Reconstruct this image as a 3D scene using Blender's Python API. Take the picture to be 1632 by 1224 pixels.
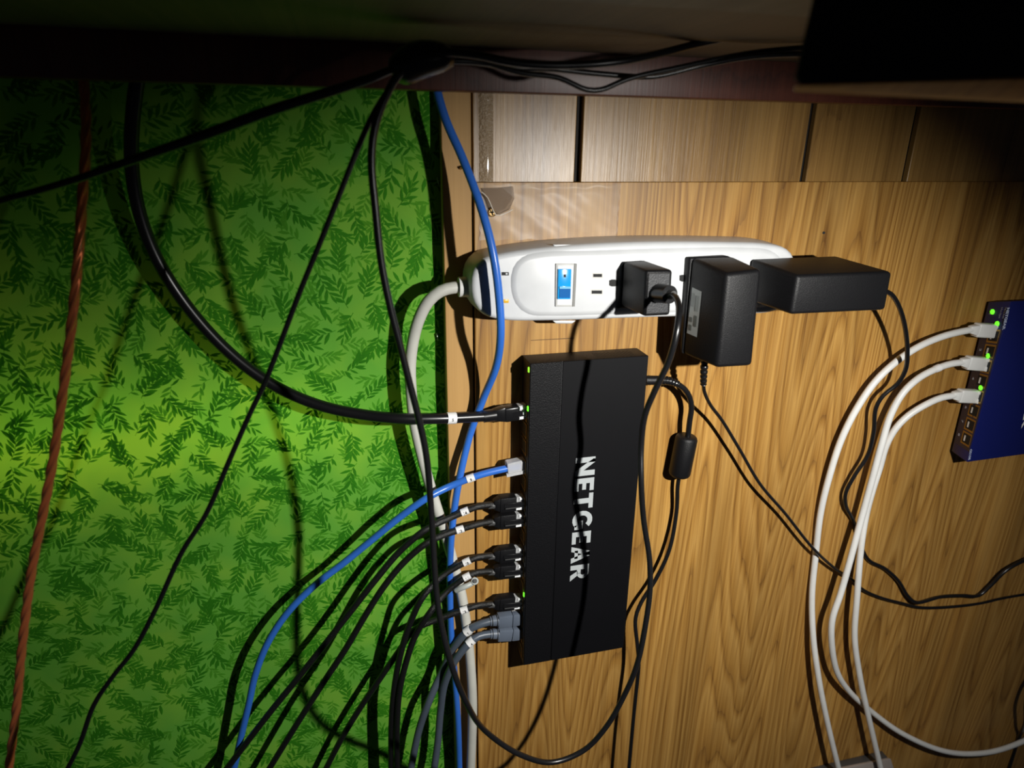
import bpy, bmesh, math, random
from mathutils import Vector, Matrix
import numpy as np
random.seed(7)
for o in list(bpy.data.objects): bpy.data.objects.remove(o)
S = bpy.context.scene
# ------------------------------------------------------------------ camera
PX, PY = 816.0, 612.0
VH, VV = (5200-PX, 285-PY), (780-PX, 3500-PY)
F = math.sqrt(-(VH[0]*VV[0]+VH[1]*VV[1]))
XA = Vector((VH[0], VH[1], F)).normalized()
DA = Vector((VV[0], VV[1], F)).normalized()
NA = XA.cross(DA)
CAM = Vector((0, -0.48, 1.0))
def ray(px, py):
    d = Vector(((px-PX)/F, (py-PY)/F, 1))
    return Vector((d.dot(XA), d.dot(NA), -d.dot(DA)))
def at(px, py, h=0.0):
    """point of the wall scene, h metres in front of the board"""
    w = ray(px, py)
    return CAM + w*((-h-CAM.y)/w.y)
cd = bpy.data.cameras.new('camera'); cam = bpy.data.objects.new('camera', cd); S.collection.objects.link(cam)
def c2w(v): return Vector((v[0]*XA[0]+v[1]*XA[1]+v[2]*XA[2], v[0]*NA[0]+v[1]*NA[1]+v[2]*NA[2], -(v[0]*DA[0]+v[1]*DA[1]+v[2]*DA[2])))
rx, up, fw = c2w((1,0,0)), c2w((0,-1,0)), c2w((0,0,1))
M = Matrix((rx, up, -fw)).transposed().to_4x4(); M.translation = CAM
cam.matrix_world = M
cd.lens = 36*F/1632; cd.sensor_width = 36; cd.clip_start = 0.01
cd.dof.use_dof = True; cd.dof.focus_distance = 0.56; cd.dof.aperture_fstop = 7.0
S.camera = cam
# ------------------------------------------------------------------ world, light, exposure
w = bpy.data.worlds.new('world'); S.world = w; w.use_nodes = True
w.node_tree.nodes['Background'].inputs[0].default_value = (0.75, 0.8, 1, 1)
w.node_tree.nodes['Background'].inputs[1].default_value = 0.012
S.view_settings.view_transform = 'Standard'; S.view_settings.look = 'None'
S.view_settings.exposure = 0.0; S.view_settings.gamma = 1
LP = at(1150, 295, 0); LP.y = -0.455
TG = at(985, 950, 0)
ld = bpy.data.lights.new('torch', 'SPOT'); ld.energy = 17.0; ld.spot_size = math.radians(110); ld.spot_blend = 1.0
ld.shadow_soft_size = 0.006; ld.color = (1, 0.98, 0.93)
lo = bpy.data.objects.new('torch', ld); S.collection.objects.link(lo); lo.location = LP
lo.rotation_euler = (TG-LP).to_track_quat('-Z', 'Y').to_euler()
# warm lamp glowing behind the thin cloth
ad = bpy.data.lights.new('warm_lamp', 'AREA'); ad.shape = 'RECTANGLE'; ad.size = 0.42; ad.size_y = 0.05; ad.energy = 0.26; ad.color = (1, 0.72, 0.25)
ao = bpy.data.objects.new('warm_lamp', ad); S.collection.objects.link(ao)
ao.location = at(110, 668, -0.065); ao.rotation_euler = (math.radians(90), 0, 0)
ao.rotation_euler = Vector((0, -1, 0)).to_track_quat('-Z', 'Z').to_euler()

# ------------------------------------------------------------------ materials
def mat(name, col, rough=0.5, metal=0, emit=None, es=1, trans=0, coat=0, bump=None, spec=0.5, alpha=1):
    m = bpy.data.materials.new(name); m.use_nodes = True; nt = m.node_tree; b = nt.nodes['Principled BSDF']
    b.inputs['Base Color'].default_value = (*col, 1); b.inputs['Roughness'].default_value = rough
    b.inputs['Metallic'].default_value = metal; b.inputs['Transmission Weight'].default_value = trans
    b.inputs['Coat Weight'].default_value = coat; b.inputs['Specular IOR Level'].default_value = spec
    b.inputs['Alpha'].default_value = alpha
    if emit: b.inputs['Emission Color'].default_value = (*emit, 1); b.inputs['Emission Strength'].default_value = es
    tc = nt.nodes.new('ShaderNodeNewGeometry')
    n = nt.nodes.new('ShaderNodeTexNoise'); nt.links.new(tc.outputs['Position'], n.inputs['Vector'])
    n.inputs['Scale'].default_value = bump[0] if bump else 60; n.inputs['Detail'].default_value = 3
    if bump:
        bp = nt.nodes.new('ShaderNodeBump'); bp.inputs['Strength'].default_value = bump[1]; bp.inputs['Distance'].default_value = 0.0006
        nt.links.new(n.outputs['Fac'], bp.inputs['Height']); nt.links.new(bp.outputs[0], b.inputs['Normal'])
    # faint procedural colour variation
    mx = nt.nodes.new('ShaderNodeMix'); mx.data_type = 'RGBA'; mx.inputs[6].default_value = (*[c*0.86 for c in col], 1); mx.inputs[7].default_value = (*[min(1, c*1.08) for c in col], 1)
    nt.links.new(n.outputs['Fac'], mx.inputs[0]); nt.links.new(mx.outputs[2], b.inputs['Base Color'])
    return m
def wood(name, dark, mid, light, fx=11, fz=1.5, bands=18, rough=0.5, off=0, fine=0.5, spec=0.5, bump=0.15):
    m = bpy.data.materials.new(name); m.use_nodes = True; nt = m.node_tree; N = nt.nodes; L = nt.links; b = N['Principled BSDF']
    g = N.new('ShaderNodeNewGeometry')
    def noise(sx, sz, detail, o=0, r=0.5):
        mp = N.new('ShaderNodeMapping'); mp.inputs['Scale'].default_value = (sx, 0.01, sz); mp.inputs['Location'].default_value = (o, o*0.7, o*1.3)
        L.new(g.outputs['Position'], mp.inputs[0]); n = N.new('ShaderNodeTexNoise'); n.inputs['Scale'].default_value = 1; n.inputs['Detail'].default_value = detail; n.inputs['Roughness'].default_value = r
        L.new(mp.outputs[0], n.inputs['Vector']); return n.outputs['Fac']
    def mth(op, a, c=None):
        q = N.new('ShaderNodeMath'); q.operation = op
        for i, v in enumerate((a, c)):
            if v is None: continue
            if isinstance(v, (int, float)): q.inputs[i].default_value = v
            else: L.new(v, q.inputs[i])
        return q.outputs[0]
    big = noise(fx, fz, 1.2, off)
    wob = noise(120, 6, 2, off+3)
    v = mth('ADD', mth('MULTIPLY', big, bands), mth('MULTIPLY', wob, 0.45))
    fr = mth('FRACT', v)
    r = N.new('ShaderNodeValToRGB'); e = r.color_ramp.elements
    e[0].position = 0; e[0].color = (*dark, 1); e[1].position = 1; e[1].color = (*[(a*.6+b_*.4) for a, b_ in zip(mid, dark)], 1)
    for p, c in ((0.13, mid), (0.30, light), (0.85, mid)):
        q = e.new(p); q.color = (*c, 1)
    L.new(fr, r.inputs[0])
    f1 = noise(520, 7, 4, off+9, 0.7)
    r2 = N.new('ShaderNodeValToRGB'); r2.color_ramp.elements[0].position = 0.3; r2.color_ramp.elements[0].color = (*dark, 1); r2.color_ramp.elements[1].position = 0.7; r2.color_ramp.elements[1].color = (*light, 1)
    L.new(f1, r2.inputs[0])
    mx = N.new('ShaderNodeMix'); mx.data_type = 'RGBA'; mx.inputs[0].default_value = fine; L.new(r.outputs[0], mx.inputs[6]); L.new(r2.outputs[0], mx.inputs[7])
    # broad streaks
    s = noise(26, 1.2, 2, off+20); hs = N.new('ShaderNodeHueSaturation'); L.new(mx.outputs[2], hs.inputs['Color'])
    L.new(mth('ADD', mth('MULTIPLY', s, 0.9), 0.55), hs.inputs['Value']); L.new(hs.outputs[0], b.inputs['Base Color'])
    b.inputs['Roughness'].default_value = rough; b.inputs['Specular IOR Level'].default_value = spec
    bp = N.new('ShaderNodeBump'); bp.inputs['Strength'].default_value = bump; bp.inputs['Distance'].default_value = 0.0004; L.new(f1, bp.inputs['Height']); L.new(bp.outputs[0], b.inputs['Normal'])
    return m
WOODB = wood('board_wood', (0.12, 0.042, 0.006), (0.38, 0.182, 0.032), (0.56, 0.315, 0.083), fx=13, fz=0.75, bands=32, rough=0.45, off=4.3, fine=0.5)
WOODP = wood('panelling_wood', (0.13, 0.06, 0.013), (0.30, 0.16, 0.04), (0.42, 0.24, 0.07), fx=8, fz=0.5, bands=7, rough=0.36, off=1.7, fine=0.5, spec=0.6, bump=0.5)
WOODP.node_tree.nodes['Principled BSDF'].inputs['Coat Weight'].default_value = 0.15; WOODP.node_tree.nodes['Principled BSDF'].inputs['Coat Roughness'].default_value = 0.3
TRIMW = wood('trim_wood', (0.34, 0.18, 0.055), (0.46, 0.26, 0.08), (0.50, 0.29, 0.095), fx=6, fz=1, bands=3, rough=0.6, off=8, fine=0.3)
DESKW = wood('desk_red_wood', (0.04, 0.010, 0.006), (0.09, 0.022, 0.011), (0.14, 0.038, 0.02), fx=3, fz=6, bands=5, rough=0.38, off=2, fine=0.4)
UNDERW = wood('desk_underside_wood', (0.05, 0.035, 0.018), (0.10, 0.07, 0.035), (0.14, 0.10, 0.05), fx=2, fz=30, bands=4, rough=0.6, off=5, fine=0.4)
LIPW = wood('lip_wood', (0.25, 0.12, 0.03), (0.45, 0.24, 0.07), (0.55, 0.32, 0.11), fx=30, fz=3, bands=3, rough=0.5, off=5, fine=0.4)
PALEW = wood('batten_wood', (0.10, 0.09, 0.06), (0.16, 0.15, 0.11), (0.2, 0.19, 0.15), fx=3, fz=8, bands=3, rough=0.6, off=6)
GAP = mat('groove_black', (0.012, 0.009, 0.007), 0.8)
BLK = mat('black_plastic', (0.006, 0.006, 0.007), 0.45, bump=(1500, 0.35), spec=0.3)
BLKG = mat('black_cable_plastic', (0.008, 0.008, 0.009), 0.28)
BRAID = mat('black_braid', (0.008, 0.008, 0.008), 0.35, bump=(1400, 0.9))
BLKM = mat('black_painted_metal', (0.004, 0.004, 0.005), 0.5, bump=(1300, 0.5), spec=0.25)
BLKB = mat('black_rough_box', (0.003, 0.003, 0.007), 0.8)
WHT = mat('white_plastic', (0.66, 0.675, 0.69), 0.4)
WHTC = mat('white_cable', (0.78, 0.78, 0.76), 0.4)
CORD = mat('grey_white_cord', (0.62, 0.62, 0.56), 0.45)
CLIPM = mat('grey_clip_plastic', (0.42, 0.45, 0.43), 0.4)
BLUC = mat('blue_cable', (0.035, 0.16, 0.62), 0.3)
BLUM = mat('blue_painted_metal', (0.006, 0.011, 0.11), 0.42, bump=(800, 0.2))
GRYC = mat('slate_grey_cable', (0.075, 0.095, 0.125), 0.38)
GRYP = mat('slate_grey_plug', (0.12, 0.145, 0.19), 0.38)
LBL = mat('label_paper', (0.86, 0.86, 0.86), 0.5)
INK = mat('ink', (0.02, 0.02, 0.02), 0.6)
LOGO = mat('silver_logo_paint', (0.46, 0.49, 0.50), 0.5)
LOGOB = mat('pale_print', (0.5, 0.55, 0.7), 0.5)
CLEAR = mat('clear_connector_plastic', (0.95, 0.97, 1), 0.1, trans=0.55)
TIPW = mat('pale_glint_and_contacts', (0.9, 0.92, 0.95), 0.15, coat=1)  # white of the plug bars imitates flash reflection; also colours port contacts
GOLD = mat('brass_shield', (0.45, 0.30, 0.10), 0.35, metal=0.9)
HOLE = mat('dark_hole', (0.004, 0.004, 0.004), 0.7)
GLED = mat('green_led', (0.1, 0.8, 0.05), 0.4, emit=(0.18, 1.0, 0.02), es=1.0)
DLED = mat('dim_green_led', (0.2, 0.6, 0.05), 0.4, emit=(0.35, 0.9, 0.02), es=0.8)
BROCK = mat('blue_rocker', (0.01, 0.28, 0.66), 0.2, coat=0.6, emit=(0.0, 0.35, 0.8), es=0.3)
AMB = mat('amber_indicator', (0.75, 0.42, 0.02), 0.3)
GREY = mat('grey_frame', (0.55, 0.55, 0.53), 0.5)
STEEL = mat('steel', (0.6, 0.58, 0.55), 0.3, metal=1)
COPPER = mat('copper', (0.80, 0.20, 0.05), 0.32, metal=0.5)
STICK = mat('silver_sticker', (0.32, 0.34, 0.33), 0.4)
DGREY = mat('dark_grey_plastic', (0.06, 0.06, 0.06), 0.5)
PGREY = mat('pinkish_grey_plastic', (0.36, 0.31, 0.28), 0.5)
def jacket_mat():
    m = bpy.data.materials.new('clear_jacket'); m.use_nodes = True; nt = m.node_tree; b = nt.nodes['Principled BSDF']
    b.inputs['Base Color'].default_value = (0.6, 0.3, 0.2, 1); b.inputs['Roughness'].default_value = 0.2; b.inputs['Alpha'].default_value = 0.10
    return m
CJKT = jacket_mat()
def tape_mat():
    m = bpy.data.materials.new('clear_tape'); m.use_nodes = True; nt = m.node_tree; b = nt.nodes['Principled BSDF']
    b.inputs['Base Color'].default_value = (0.8, 0.72, 0.6, 1); b.inputs['Roughness'].default_value = 0.35; b.inputs['Alpha'].default_value = 0.12
    b.inputs['Specular IOR Level'].default_value = 0.9; b.inputs['Coat Weight'].default_value = 0.6; b.inputs['Coat Roughness'].default_value = 0.4
    g = nt.nodes.new('ShaderNodeNewGeometry'); n = nt.nodes.new('ShaderNodeTexNoise'); n.inputs['Scale'].default_value = 35; n.inputs['Detail'].default_value = 1
    nt.links.new(g.outputs['Position'], n.inputs['Vector']); bp = nt.nodes.new('ShaderNodeBump'); bp.inputs['Distance'].default_value = 0.003; bp.inputs['Strength'].default_value = 0.3
    nt.links.new(n.outputs['Fac'], bp.inputs['Height']); nt.links.new(bp.outputs[0], b.inputs['Normal']); nt.links.new(bp.outputs[0], b.inputs['Coat Normal'])
    return m
TAPE = tape_mat()
def cloth_mat(name, c1, c2, transl):
    m = bpy.data.materials.new(name); m.use_nodes = True; nt = m.node_tree; N = nt.nodes; L = nt.links
    b = N['Principled BSDF']; out = N['Material Output']; b.inputs['Roughness'].default_value = 0.8; b.inputs['Specular IOR Level'].default_value = 0.2
    g = N.new('ShaderNodeNewGeometry'); n = N.new('ShaderNodeTexNoise'); n.inputs['Scale'].default_value = 22; n.inputs['Detail'].default_value = 2; L.new(g.outputs['Position'], n.inputs['Vector'])
    r = N.new('ShaderNodeValToRGB'); r.color_ramp.elements[0].position = 0.4; r.color_ramp.elements[1].position = 0.62
    r.color_ramp.elements[0].color = (*c1, 1); r.color_ramp.elements[1].color = (*c2, 1); L.new(n.outputs['Fac'], r.inputs[0]); L.new(r.outputs[0], b.inputs['Base Color'])
    t = N.new('ShaderNodeBsdfTranslucent'); L.new(r.outputs[0], t.inputs['Color'])
    mx = N.new('ShaderNodeMixShader'); mx.inputs[0].default_value = transl; L.new(b.outputs[0], mx.inputs[1]); L.new(t.outputs[0], mx.inputs[2]); L.new(mx.outputs[0], out.inputs['Surface'])
    return m
CLOTH = cloth_mat('green_cloth', (0.16, 0.53, 0.055), (0.24, 0.60, 0.055), 0.3)
LEAFD = cloth_mat('dark_leaf_print', (0.035, 0.235, 0.008), (0.048, 0.28, 0.010), 0.15)
LEAFP = cloth_mat('pale_leaf_print', (0.10, 0.38, 0.025), (0.12, 0.40, 0.025), 0.15)
for m_, tr_ in ((LEAFD, 0.22), (LEAFP, 0.35)):      # printed ink is a thin layer that lets some light through
    nt = m_.node_tree; out = nt.nodes['Material Output']; src = out.inputs['Surface'].links[0].from_socket
    t_ = nt.nodes.new('ShaderNodeBsdfTransparent'); t_.inputs[0].default_value = (0.55, 0.95, 0.4, 1); x_ = nt.nodes.new('ShaderNodeMixShader'); x_.inputs[0].default_value = tr_
    nt.links.new(src, x_.inputs[1]); nt.links.new(t_.outputs[0], x_.inputs[2]); nt.links.new(x_.outputs[0], out.inputs['Surface'])

# ------------------------------------------------------------------ builders
def link(name, me, m, parent=None, smooth=False):
    ms = m if isinstance(m, (list, tuple)) else [m]
    for q in ms: me.materials.append(q)
    if smooth:
        for p in me.polygons: p.use_smooth = True
    o = bpy.data.objects.new(name, me); S.collection.objects.link(o)
    if parent is not None: o.parent = parent
    return o
def rootloc(p):
    v = Vector((0, 0, 0))
    while p is not None: v += p.location; p = p.parent
    return v
def obj(name, V, Fc, m, parent=None, smooth=False, bevel=0, segs=3, auto=None):
    V = [Vector(v) for v in V]
    base = rootloc(parent) if parent is not None else sum(V, Vector())/len(V)
    me = bpy.data.meshes.new(name); me.from_pydata([v-base for v in V], [], Fc)
    bm = bmesh.new(); bm.from_mesh(me); bmesh.ops.recalc_face_normals(bm, faces=bm.faces)
    if bevel: bmesh.ops.bevel(bm, geom=list(bm.edges), offset=bevel, segments=segs, affect='EDGES', profile=0.5, clamp_overlap=True)
    bm.to_mesh(me); bm.free()
    o = link(name, me, m, parent, False)
    if smooth or bevel:
        for p in me.polygons: p.use_smooth = True
        me.set_sharp_from_angle(angle=math.radians(auto or (38 if not smooth else 80)))
    if parent is None: o.location = base
    return o
def root(name, loc, label, cat, group=None):
    o = bpy.data.objects.new(name, None); S.collection.objects.link(o); o.location = loc; o.empty_display_size = 0.01
    o['label'] = label; o['category'] = cat
    if group: o['group'] = group
    return o
def tag(o, label, cat, group=None):
    o['label'] = label; o['category'] = cat
    if group: o['group'] = group
    return o
BF = [(0,1,2,3),(7,6,5,4),(0,4,5,1),(1,5,6,2),(2,6,7,3),(3,7,4,0)]
def hexa(front, back, hf, hb):
    return [at(x, y, hf) for x, y in front]+[at(x, y, hb) for x, y in back]
def box(x0, x1, y0, y1, z0, z1):
    return [Vector(p) for p in ((x0,y0,z1),(x1,y0,z1),(x1,y0,z0),(x0,y0,z0),(x0,y1,z1),(x1,y1,z1),(x1,y1,z0),(x0,y1,z0))]
class MB:
    def __init__(s): s.V = []; s.F = []
    def add(s, V, Fc):
        k = len(s.V); s.V += [Vector(v) for v in V]; s.F += [tuple(i+k for i in f) for f in Fc]; return s
    def box(s, *a): return s.add(box(*a), BF)
def spline(P, step=0.004):
    P = [Vector(p) for p in P]; Q = [P[0]*2-P[1]]+P+[P[-1]*2-P[-2]]; out = []
    for i in range(1, len(Q)-2):
        a, b, c, d = Q[i-1:i+3]
        n = max(2, int((c-b).length/step))
        # centripetal parametrisation
        t0 = 0; t1 = t0+max(1e-6, (b-a).length)**.5; t2 = t1+max(1e-6, (c-b).length)**.5; t3 = t2+max(1e-6, (d-c).length)**.5
        for k in range(n):
            t = t1+(t2-t1)*k/n
            A1 = a*((t1-t)/(t1-t0))+b*((t-t0)/(t1-t0)); A2 = b*((t2-t)/(t2-t1))+c*((t-t1)/(t2-t1)); A3 = c*((t3-t)/(t3-t2))+d*((t-t2)/(t3-t2))
            B1 = A1*((t2-t)/(t2-t0))+A2*((t-t0)/(t2-t0)); B2 = A2*((t3-t)/(t3-t1))+A3*((t-t1)/(t3-t1))
            out.append(B1*((t2-t)/(t2-t1))+B2*((t-t1)/(t2-t1)))
    out.append(P[-1]); return out
def tube_geo(P, r, n=12, cap=True, twist=0, lobes=0, lob=0.0):
    V = []; Fc = []; T0 = None; nrm = None; acc = 0
    for i, p in enumerate(P):
        T = (P[min(i+1, len(P)-1)]-P[max(i-1, 0)]).normalized()
        if nrm is None: nrm = T.orthogonal().normalized()
        else: nrm = (nrm-T*nrm.dot(T)).normalized()
        if i: acc += (P[i]-P[i-1]).length
        B = T.cross(nrm); rr = r(i/(len(P)-1)) if callable(r) else r
        for k in range(n):
            a = 2*math.pi*k/n; q = rr*(1+lob*math.cos(lobes*(a)-twist*acc*lobes))if lobes else rr
            V.append(p+nrm*math.cos(a)*q+B*math.sin(a)*q)
    for i in range(len(P)-1):
        for k in range(n):
            k2 = (k+1) % n; Fc.append((i*n+k, i*n+k2, (i+1)*n+k2, (i+1)*n+k))
    if cap: Fc.append(tuple(range(n-1, -1, -1))); Fc.append(tuple((len(P)-1)*n+k for k in range(n)))
    return V, Fc
def tube(name, P, r, m, parent, n=12, step=0.004, sp=True, **k):
    P = spline(P, step) if sp else P
    V, Fc = tube_geo(P, r, n, **k); return obj(name, V, Fc, m, parent, smooth=True), P
def path(pts): return [at(*p) for p in pts]
def ortho(a, front=Vector((0, -1, 0))):
    a = a.normalized(); f = (front-a*front.dot(a)).normalized(); return a, f.cross(a).normalized(), f    # axis, side, front
def lbox(o, a, s, f, a0, a1, s0, s1, f0, f1, t=1.0):
    """box in a local frame; t tapers the a1 end"""
    V = []
    for (aa, q) in ((a0, 1.0), (a1, t)):
        for ss, ff in ((s0, f1), (s1, f1), (s1, f0), (s0, f0)): V.append(o+a*aa+s*ss*q+f*ff*q)
    return V
def cyl_geo(p0, p1, r0, r1=None, n=20):
    r1 = r0 if r1 is None else r1; return tube_geo([p0, p1], lambda t: r0+(r1-r0)*t, n)
def text_verts(s, bold=0.0):
    c = bpy.data.curves.new('t', 'FONT'); c.body = s; c.size = 1; c.offset = bold; c.resolution_u = 3
    o = bpy.data.objects.new('t', c); S.collection.objects.link(o); bpy.context.view_layer.update()
    me = bpy.data.meshes.new_from_object(o.evaluated_get(bpy.context.evaluated_depsgraph_get()))
    V = [v.co.copy() for v in me.vertices]; Fc = [tuple(p.vertices) for p in me.polygons]
    bpy.data.objects.remove(o); bpy.data.curves.remove(c); bpy.data.meshes.remove(me)
    x0 = min(v.x for v in V); x1 = max(v.x for v in V); y0 = min(v.y for v in V); y1 = max(v.y for v in V)
    return [((v.x-x0)/(x1-x0), (v.y-y0)/(y1-y0)) for v in V], Fc
def print_text(s, fn, m, parent, bold=0.0, name='lettering'):
    """fn maps (u,v) in 0..1 to a point"""
    uv, Fc = text_verts(s, bold)
    return obj(name, [fn(u, v) for u, v in uv], Fc, m, parent)

# ------------------------------------------------------------------ setting
xb = at(758, 600, 0).x          # left edge of laminate board
xt = at(713, 600, 0).x          # left edge of pale trim
zt = at(1200, 290, 0).z         # top edge of board
ztop = 1.09
o = obj('wall_back', box(xt+0.002, 1.35, 0.012, 0.03, 0.15, ztop+0.05), BF, GAP); o['kind'] = 'structure'
# planks of the old panelling above the board (grooves between)
gx = [at(x, 220, -0.006).x for x in (759, 923, 1290, 1455)]+[at(1455, 220, -0.006).x+0.155, 1.34]
gx[0] = xb+0.0005
for i in range(len(gx)-1):
    a = gx[i]+(0.0026 if i else 0); b = gx[i+1]-0.0026
    obj('plank', box(a, b, 0.006, 0.0115, zt-0.12, ztop), BF, WOODP, o, bevel=0.0006, segs=1)
xr0, xr1 = at(763, 220, -0.006).x, at(786, 220, -0.006).x
P = [Vector((xr0+(xr1-xr0)*k/8, 0.006-0.0008*math.sin(math.pi*k/8), z)) for z in (zt-0.02, ztop) for k in range(9)]
obj('varnished_bead', P, [(k, k+1, k+10, k+9) for k in range(8)]+[(0, 9, 17, 8)], mat('varnished_wood', (0.34, 0.24, 0.14), 0.3, bump=(600, 2.2), coat=0.8), o, smooth=True)
tr = obj('trim_1', box(xt, xb-0.0012, 0.003, 0.0118, 0.15, ztop), BF, TRIMW, bevel=0.0006, segs=1); tr['kind'] = 'structure'
wl = obj('wall_left', box(-0.75, xt, 0.16, 0.18, 0.1, 1.2), BF, mat('dark_wall', (0.05, 0.05, 0.04), 0.9)); wl['kind'] = 'structure'
board = obj('mounting_board', box(xb, 1.33, 0.0, 0.0055, 0.15, zt), BF, WOODB, bevel=0.0004, segs=1)
tag(board, 'tan wood-grain board on the wall that the power strip and both network boxes sit on', 'board')
m_ = MB(); m_.add([at(846, 542, 0.0002), at(915, 538.2, 0.0002), at(915, 539.6, 0.0002), at(846, 543, 0.0002)], [(0,1,2,3)])
obj('scratch', m_.V, m_.F, mat('pencil_line', (0.12, 0.06, 0.02), 0.7), board)['kind'] = 'stuff'
# small nail / hole
n = root('nail', at(1313, 371, 0), 'small dark nail head in board above the power adapters', 'nail')
obj('nail_head', *cyl_geo(at(1313, 371, 0.0), at(1313, 371, 0.0008), 0.0011, n=10), HOLE, n)
n = root('nail', at(735, 268, -0.003), 'small bent brass nail in pale trim strip at left of wood panels', 'nail')
tube('nail_shank', path([(733, 269, -0.003), (737, 267, 0.002), (742, 268, 0.003)]), 0.0007, GOLD, n, n=8)
obj('nail_head', *cyl_geo(at(742, 268, 0.003), at(743, 268, 0.0035), 0.0014, n=10), GOLD, n)
# cloth
YC = 0.018
def cz(x, z): return YC+0.0012*math.sin(x*31+z*9)+0.0009*math.sin(z*40+x*13)+0.0005*math.sin(x*90-z*33)
x0, x1, z0, z1 = -0.62, xt+0.0005, 0.12, 1.12
nx, nz = 120, 160; V = []; Fc = []
for j in range(nz+1):
    for i in range(nx+1):
        x = x0+(x1-x0)*i/nx; z = z0+(z1-z0)*j/nz
        V.append((x, cz(x, z), z))
for j in range(nz):
    for i in range(nx): k = j*(nx+1)+i; Fc.append((k, k+1, k+nx+2, k+nx+1))
cloth = obj('leaf_print_cloth', V, Fc, CLOTH, smooth=True)
tag(cloth, 'green cloth printed with leaf sprigs hanging left of the wood panel', 'cloth')
def sprigs(md, ext, nleaf, ll, seed, dy, name, m):
    R = random.Random(seed); pts = []; grid = {}
    for _ in range(40000):
        x = R.uniform(x0, x1); z = R.uniform(0.30, z1); k = (int(x/md+999), int(z/md+999)); ok = True
        for a in (-1, 0, 1):
            for b in (-1, 0, 1):
                for q in grid.get((k[0]+a, k[1]+b), ()):
                    if (q[0]-x)**2+(q[1]-z)**2 < md*md: ok = False
        if ok: grid.setdefault(k, []).append((x, z)); pts.append((x, z))
    V = []; Fc = []
    def leaf(x, z, a, l, w):
        c, s = math.cos(a), math.sin(a); k = len(V)
        for u, v in ((0, 0), (.22, .36), (.5, .5), (.78, .32), (1, 0), (.78, -.32), (.5, -.5), (.22, -.36)):
            X = x+c*u*l-s*v*w; Z = z+s*u*l+c*v*w
            X = min(X, x1-0.0003); V.append((X, cz(X, Z)-dy, Z))
        Fc.append(tuple(range(k, k+8)))
    for x, z in pts:
        a = R.uniform(0, 6.283); curve = R.uniform(-1.2, 1.2); px_, pz_ = x-math.cos(a)*ext*.4, z-math.sin(a)*ext*.4; n_ = nleaf+R.randint(-2, 2)
        for i in range(n_):
            t = i/(n_-1); aa = a+curve*(t-.3); st = ext/n_
            q = (px_, pz_); px_ += math.cos(aa)*st; pz_ += math.sin(aa)*st
            k = len(V)
            for sx_, sz_ in ((q[0], q[1]), (px_, pz_)):
                for sg in (-1, 1):
                    X = min(sx_-math.sin(aa)*sg*0.00016, x1-0.0003); Z = sz_+math.cos(aa)*sg*0.00016; V.append((X, cz(X, Z)-dy, Z))
            Fc.append((k, k+1, k+3, k+2))
            l = ll*R.uniform(.75, 1.15)*(1-.25*abs(t-.5)); sp = R.uniform(.75, 1.05)*(1-.45*t)
            if i == n_-1: leaf(px_, pz_, aa, l, l*.24)
            else:
                sd = 1 if i % 2 else -1
                leaf(px_, pz_, aa+sd*sp, l, l*.25)
                if i % 3 and i > 0: leaf(q[0], q[1], aa-sd*sp*.9, l*.8, l*.2)
    o = obj(name, V, Fc, m, cloth); o['kind'] = 'stuff'; return o
sprigs(0.0140, 0.015, 8, 0.0085, 3, 0.00020, 'printed_pale_leaves', LEAFP)
sprigs(0.0175, 0.021, 10, 0.0100, 5, 0.00040, 'printed_leaves', LEAFD)
for (x, y, lb) in ((698, 288, 'upper small metal staple near the right edge of green cloth'), (697, 537, 'lower small metal staple near the right edge of green cloth')):
    s = root('staple', at(x, y, -0.0155), lb, 'staple')
    tube('staple_wire', path([(x-1, y-6, -0.0165), (x-1, y-5, -0.0145), (x+1, y+5, -0.0145), (x+1, y+6, -0.0165)]), 0.00045, STEEL, s, n=6, sp=False)

# ------------------------------------------------------------------ desk above
hr = 0.035
zr = at(816, 148, hr).z; zu = at(816, 78, hr).z
desk = root('desk', Vector((0.2, -0.2, zr)), 'dark desk with reddish-brown back rail across the top of the picture', 'desk')
obj('back_rail', box(-0.7, 1.3, -hr, -hr+0.012, zr, zu+0.02), BF, DESKW, desk, bevel=0.001, segs=2)
obj('desk_underside', box(-0.7, 1.3, -0.62, -hr-0.0005, zu, zu+0.018), BF, UNDERW, desk)
zb_ = zu
hh_ = 0.1
while at(1085, 15, hh_).z > zu-0.004 and hh_ < 0.4: hh_ += 0.002
xa, xc = at(850, 6, hh_).x, at(1340, 6, hh_).x
obj('batten', box(xa, xc+0.4, -hh_-0.10, -hh_, zu-0.004, zu-0.0002), BF, PALEW, desk, bevel=0.001, segs=1)
# blurred black box hanging under the desk
hb = 0.285
bb = root('black_case', at(1450, 135, hb), 'blurred black case hanging beneath desk at top right corner', 'case')
obj('case_body', [at(*p) for p in ((1308, -60, hb), (1800, -60, hb), (1800, 118, hb), (1262, 136, hb), (1330, -60, hb-0.06), (1800, -60, hb-0.06), (1800, 118, hb-0.06), (1278, 134, hb-0.06))], BF, BLKB, bb, bevel=0.003)
obj('wood_lip', [at(*p) for p in ((1262, 137, hb), (1800, 119, hb), (1800, 172, hb-0.015), (1262, 146, hb-0.015), (1274, 136, hb-0.03), (1800, 119, hb-0.03), (1800, 168, hb-0.03), (1274, 146, hb-0.03))], BF, LIPW, bb, bevel=0.001, segs=1)['label'] = 'thin tan wooden lip along the bottom of the case'

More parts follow.
